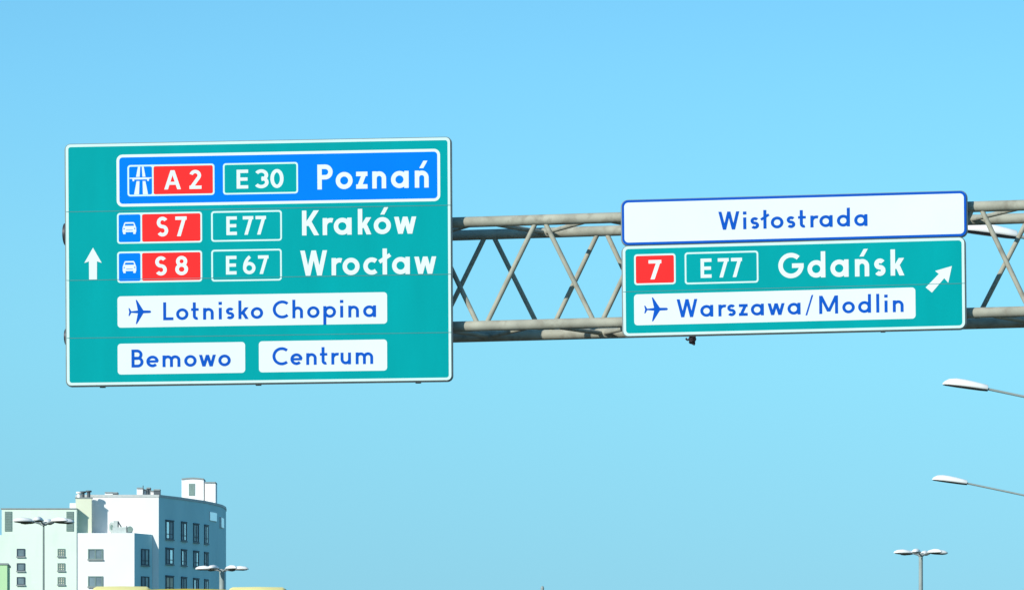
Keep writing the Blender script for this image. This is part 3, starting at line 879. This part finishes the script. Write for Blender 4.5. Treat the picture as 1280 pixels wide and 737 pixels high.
for r in range(5):
    for k, (px, wd) in enumerate(((211.5, 1.5), (229.4, 1.18), (244.6, 1.2), (257.4, 1.2))):
        dz = -2.74 * r
        lf = {(0, 0): 'paleglass', (2, 0): 'curtain', (0, 2): 'greyglass', (2, 1): 'greyglass', (1, 3): 'greyglass'}.get((r, k), 'paleglass')
        light_leaf = (r + k) % 2
        wall_window(px, wd, zb + dz + (.28 if r else 0), zt + dz, 'glass', lf)
# annex side window column
c0, c1 = Vector(ann[1]), Vector(ann[2]); t = (c1 - c0).normalized()
for r in range(3):
    z1 = Z_(685, 471) - 2.70 * r
    wall_window((c0 + (c1 - c0) * .58, t), 1.35, z1 - 1.6, z1, 'glass', 'greyglass', False)
# two pale glossy panels near the rounded corner
for px, wd, y0, y1 in ((266.0, 2.3, 640, 650.5), (277.6, 2.4, 647, 659)):
    c, t = side_pt(px); nx, ny = t.y, -t.x
    D = c.y
    def pbox(m, e, o0, o1):
        vs = [(c.x + t.x * q + nx * o, c.y + t.y * q + ny * o, z) for z in (Z_(y1, D) - e, Z_(y0, D) + e) for o in (o0, o1) for q in (-wd / 2 - e, wd / 2 + e)]
        m.add(vs, [(0, 2, 3, 1), (4, 5, 7, 6), (0, 1, 5, 4), (2, 6, 7, 3), (0, 4, 6, 2), (1, 3, 7, 5)])
    m = MB(); pbox(m, .05, -.3, .05); w = hpart(m, 'corner_window', 'frame_white')
    m = MB(); pbox(m, 0, .051, .08); hpart(m, 'pane', 'bright_panel', w)
# rooftop boxes
def roof_box(x0, x1, y0, D, depth, mat='render_white', vent=None, arch=0.0):
    a, b, z = X_(x0, D), X_(x1, D), Z_(y0, D)
    m = MB()
    pts = [(a, ZR + .003), (b, ZR + .003)] + [(b + (a - b) * i / 8, z + arch * math.sin(math.pi * i / 8)) for i in range(9)]
    n = len(pts)
    m.add([(x, D, q) for x, q in pts] + [(x, D + depth, q) for x, q in pts], [tuple(range(n)), tuple(range(2 * n - 1, n - 1, -1))] + [(i, (i + 1) % n, n + (i + 1) % n, n + i) for i in range(n)])
    p = hpart(m, 'roof_box', mat)
    m = MB()
    tp = pts[2:]
    for (xa, za_), (xb, zb_) in zip(tp, tp[1:]):
        m.add([(xa, D - .1, za_ + .004), (xb, D - .1, zb_ + .004), (xb, D + depth, zb_ + .004), (xa, D + depth, za_ + .004), (xa, D - .1, za_ + .13), (xb, D - .1, zb_ + .13), (xb, D + depth, zb_ + .13), (xa, D + depth, za_ + .13)],
              [(0, 1, 2, 3), (4, 5, 6, 7), (0, 1, 5, 4), (2, 3, 7, 6)])
    hpart(m, 'coping', 'coping', p)
    if vent:
        vx0, vx1, vy0, vy1 = vent
        m = MB(); m.box(X_(vx0, D), X_(vx1, D), D - .05, D - .002, Z_(vy1, D), Z_(vy0, D)); hpart(m, 'vent', 'vent', p)
roof_box(227, 254.6, 599.2, 486.2, 3.0, vent=(236, 243.6, 604, 619), arch=.10)
roof_box(255.9, 269.4, 603.4, 486.15, 2.6)
roof_box(131, 141, 616, 476, 1.5); roof_box(141.2, 147, 616.3, 476, 1.2, 'chimney')
roof_box(171, 178.4, 610.5, 476, 1.2); roof_box(183.2, 188, 610.4, 476.4, 1.0, 'chimney'); roof_box(188.2, 192, 614, 476.2, 1.0); roof_box(192.2, 200, 612.6, 475.2, 1.0, 'chimney'); roof_box(177.6, 183, 612.6, 476.6, 1.0)
m = MB(); p = P(179.2, 606.5, 476.1); m.tube((p.x, 475.8, ZR), (p.x, 475.8, p.z), .05, .04, 8); hpart(m, 'aerial', 'chimney')
# on the roof terrace
def terrace(name, label, cat, x, D): return empty(name, (X_(x, D), D, za), label, cat)
D = 471.4
o = terrace('satellite_dish', 'white oval satellite dish on the roof terrace of the white house', 'satellite dish', 139.6, D)
m = MB(); rx, rz, zc = .30, .52, .62
secs = []
for k, (q, y) in enumerate(((1.0, 0), (.96, -.02), (.62, .10), (.58, .12))):
    secs.append([(rx * q * math.cos(i * math.pi / 12), y, zc + rz * q * math.sin(i * math.pi / 12)) for i in range(24)])
m.sections(secs[:2]); m.build('dish', 'vent_grey', o)
m = MB(); m.sections([[(rx * q * math.cos(i * math.pi / 12), y, zc + rz * q * math.sin(i * math.pi / 12)) for i in range(24)] for q, y in ((.52, -.03), (.45, -.045))]); m.build('feed_cover', 'vent', o)
m = MB(); m.tube((0, .05, 0), (0, .05, zc), .05, n=10); m.build('mast', 'chimney', o)
o = terrace('air_conditioner', 'pale air conditioning unit with a dark side fan on the roof terrace', 'air conditioner', 153, D)
m = MB(); m.box(-.95, .55, -.3, .3, .05, .62); m.box(-.85, -.45, -.28, .28, .621, 1.25); m.build('casing', 'vent_grey', o)
m = MB(); m.tube((.75, -.32, .42), (.75, .2, .42), .30, n=18); m.build('fan', 'vent', o)
m = MB(); m.tube((-.42, -.1, .64), (-.42, -.1, 1.2), .07, n=8); m.tube((-.42, -.1, 1.2), (-.1, -.1, .64), .06, n=8); m.tube((.45, -.32, .1), (.45, -.32, .75), .05, n=8); m.build('pipe', 'chimney', o)

# light green house at the left edge
D = 440
o = empty('green_house', (X_(-20, D), D, 0), 'light green house block at the left edge, lower than the white house', 'house')
OG = Vector(o.location)
zg = Z_(703.2, D)
m = MB(); m.prism([(X_(-60, D), D), (X_(9, D), D), (X_(12.4, D + 6), D + 6), (X_(-60, D), D + 6)], 0, zg - .15); m.build('wall', 'render_green', o, OG)
m = MB(); m.prism([(X_(-60, D) - .1, D - .1), (X_(9, D) + .1, D - .1), (X_(12.4, D + 6) + .1, D + 6), (X_(-60, D), D + 6)], zg - .149, zg); m.build('roof', 'coping', o, OG)
for px in (-45, -30, -14):
    m = MB(); m.box(X_(px, D), X_(px + 8, D), D - .06, D - .002, zg - 3.2, zg - 1.6); w = m.build('window', 'frame', o, OG)
    g = MB(); g.box(X_(px, D) + .08, X_(px + 8, D) - .08, D - .08, D - .061, zg - 3.1, zg - 1.7); g.build('pane', 'greyglass', w, OG)

# ------------------------------------------------------------------ bus
BD_ = 41.0
ZB = Z_(734.4, BD_)
bx = X_(232, BD_)
bus = empty('city_bus', (bx, BD_, 0), 'yellow city bus whose roof with two cream side fairings shows at the bottom edge', 'bus')
WB, LB, ZT = 1.25, 11.8, ZB
sec = []
def bus_loop(y, inset=0.0, top=ZT):
    w = WB - inset
    pts = [(-w, .35), (w, .35), (w, 2.2), (w - .05, top - .34)]
    pts += [(w - .05 - .30 * (1 - math.cos(R(a))), top - .34 + .26 * math.sin(R(a))) for a in (30, 60, 90)]
    pts += [((w - .35) * k, top - .05 * k * k) for k in (.75, .5, .25, 0, -.25, -.5, -.75)]
    pts += [(-(w - .05 - .30 * (1 - math.cos(R(a)))), top - .34 + .26 * math.sin(R(a))) for a in (90, 60, 30)]
    pts += [(-(w - .05), top - .34), (-w, 2.2)]
    return [(x, y, z) for x, z in pts]
m = MB(); m.sections([bus_loop(0, .05, ZT - .06), bus_loop(.12), bus_loop(LB - .15), bus_loop(LB, .06, ZT - .08)]); m.build('body', 'yellow', bus)
for s in (-1, 1):
    cx = X_(318, BD_) - bx if s > 0 else X_(146, BD_) - bx
    hw = .245
    zt = Z_(732.8 if s > 0 else 732.0, BD_ + .5)
    m = MB()
    prof = [(-hw, ZT - .22), (hw, ZT - .22), (hw, zt - .02), (hw - .03, zt - .003), (0, zt), (-hw + .03, zt - .003), (-hw, zt - .02)]
    m.sections([[(cx + x, y, z if k else ZT - .2 + (z - ZT + .2) * .4) for x, z in prof] for y, k in ((.3, 0), (.5, 1), (8.5, 1), (8.9, 0))])
    m.build('roof_fairing', 'fairing', bus)
    m = MB(); m.box(s * (WB - .001), s * (WB + .018), .7, LB - .8, 1.45, 2.5); w = m.build('side_window', 'busglass', bus)
    m = MB(); m.box(s * (WB + .002), s * (WB + .012), .3, LB - .3, .42, .95); m.build('red_band', 'busred', bus)
    m = MB(); m.box(s * .98 - .1, s * .98 + .1, -.035, -.002, .95, 1.35); m.build('tail_light', 'taillight', bus)
    for y in (2.9, 8.9):
        m = MB(); m.tube((s * 1.28, y, .48), (s * .98, y, .48), .48, n=24); w = m.build('wheel', 'rubber', bus)
        m = MB(); m.tube((s * 1.30, y, .48), (s * 1.281, y, .48), .26, n=20); m.build('rim', 'alu', w)
m = MB(); m.box(-1.0, 1.0, -.03, -.004, 1.7, 2.75); m.build('rear_window', 'busglass', bus)
m = MB(); m.box(-1.15, 1.15, -.09, -.004, .40, .62); m.build('bumper', 'busred', bus)
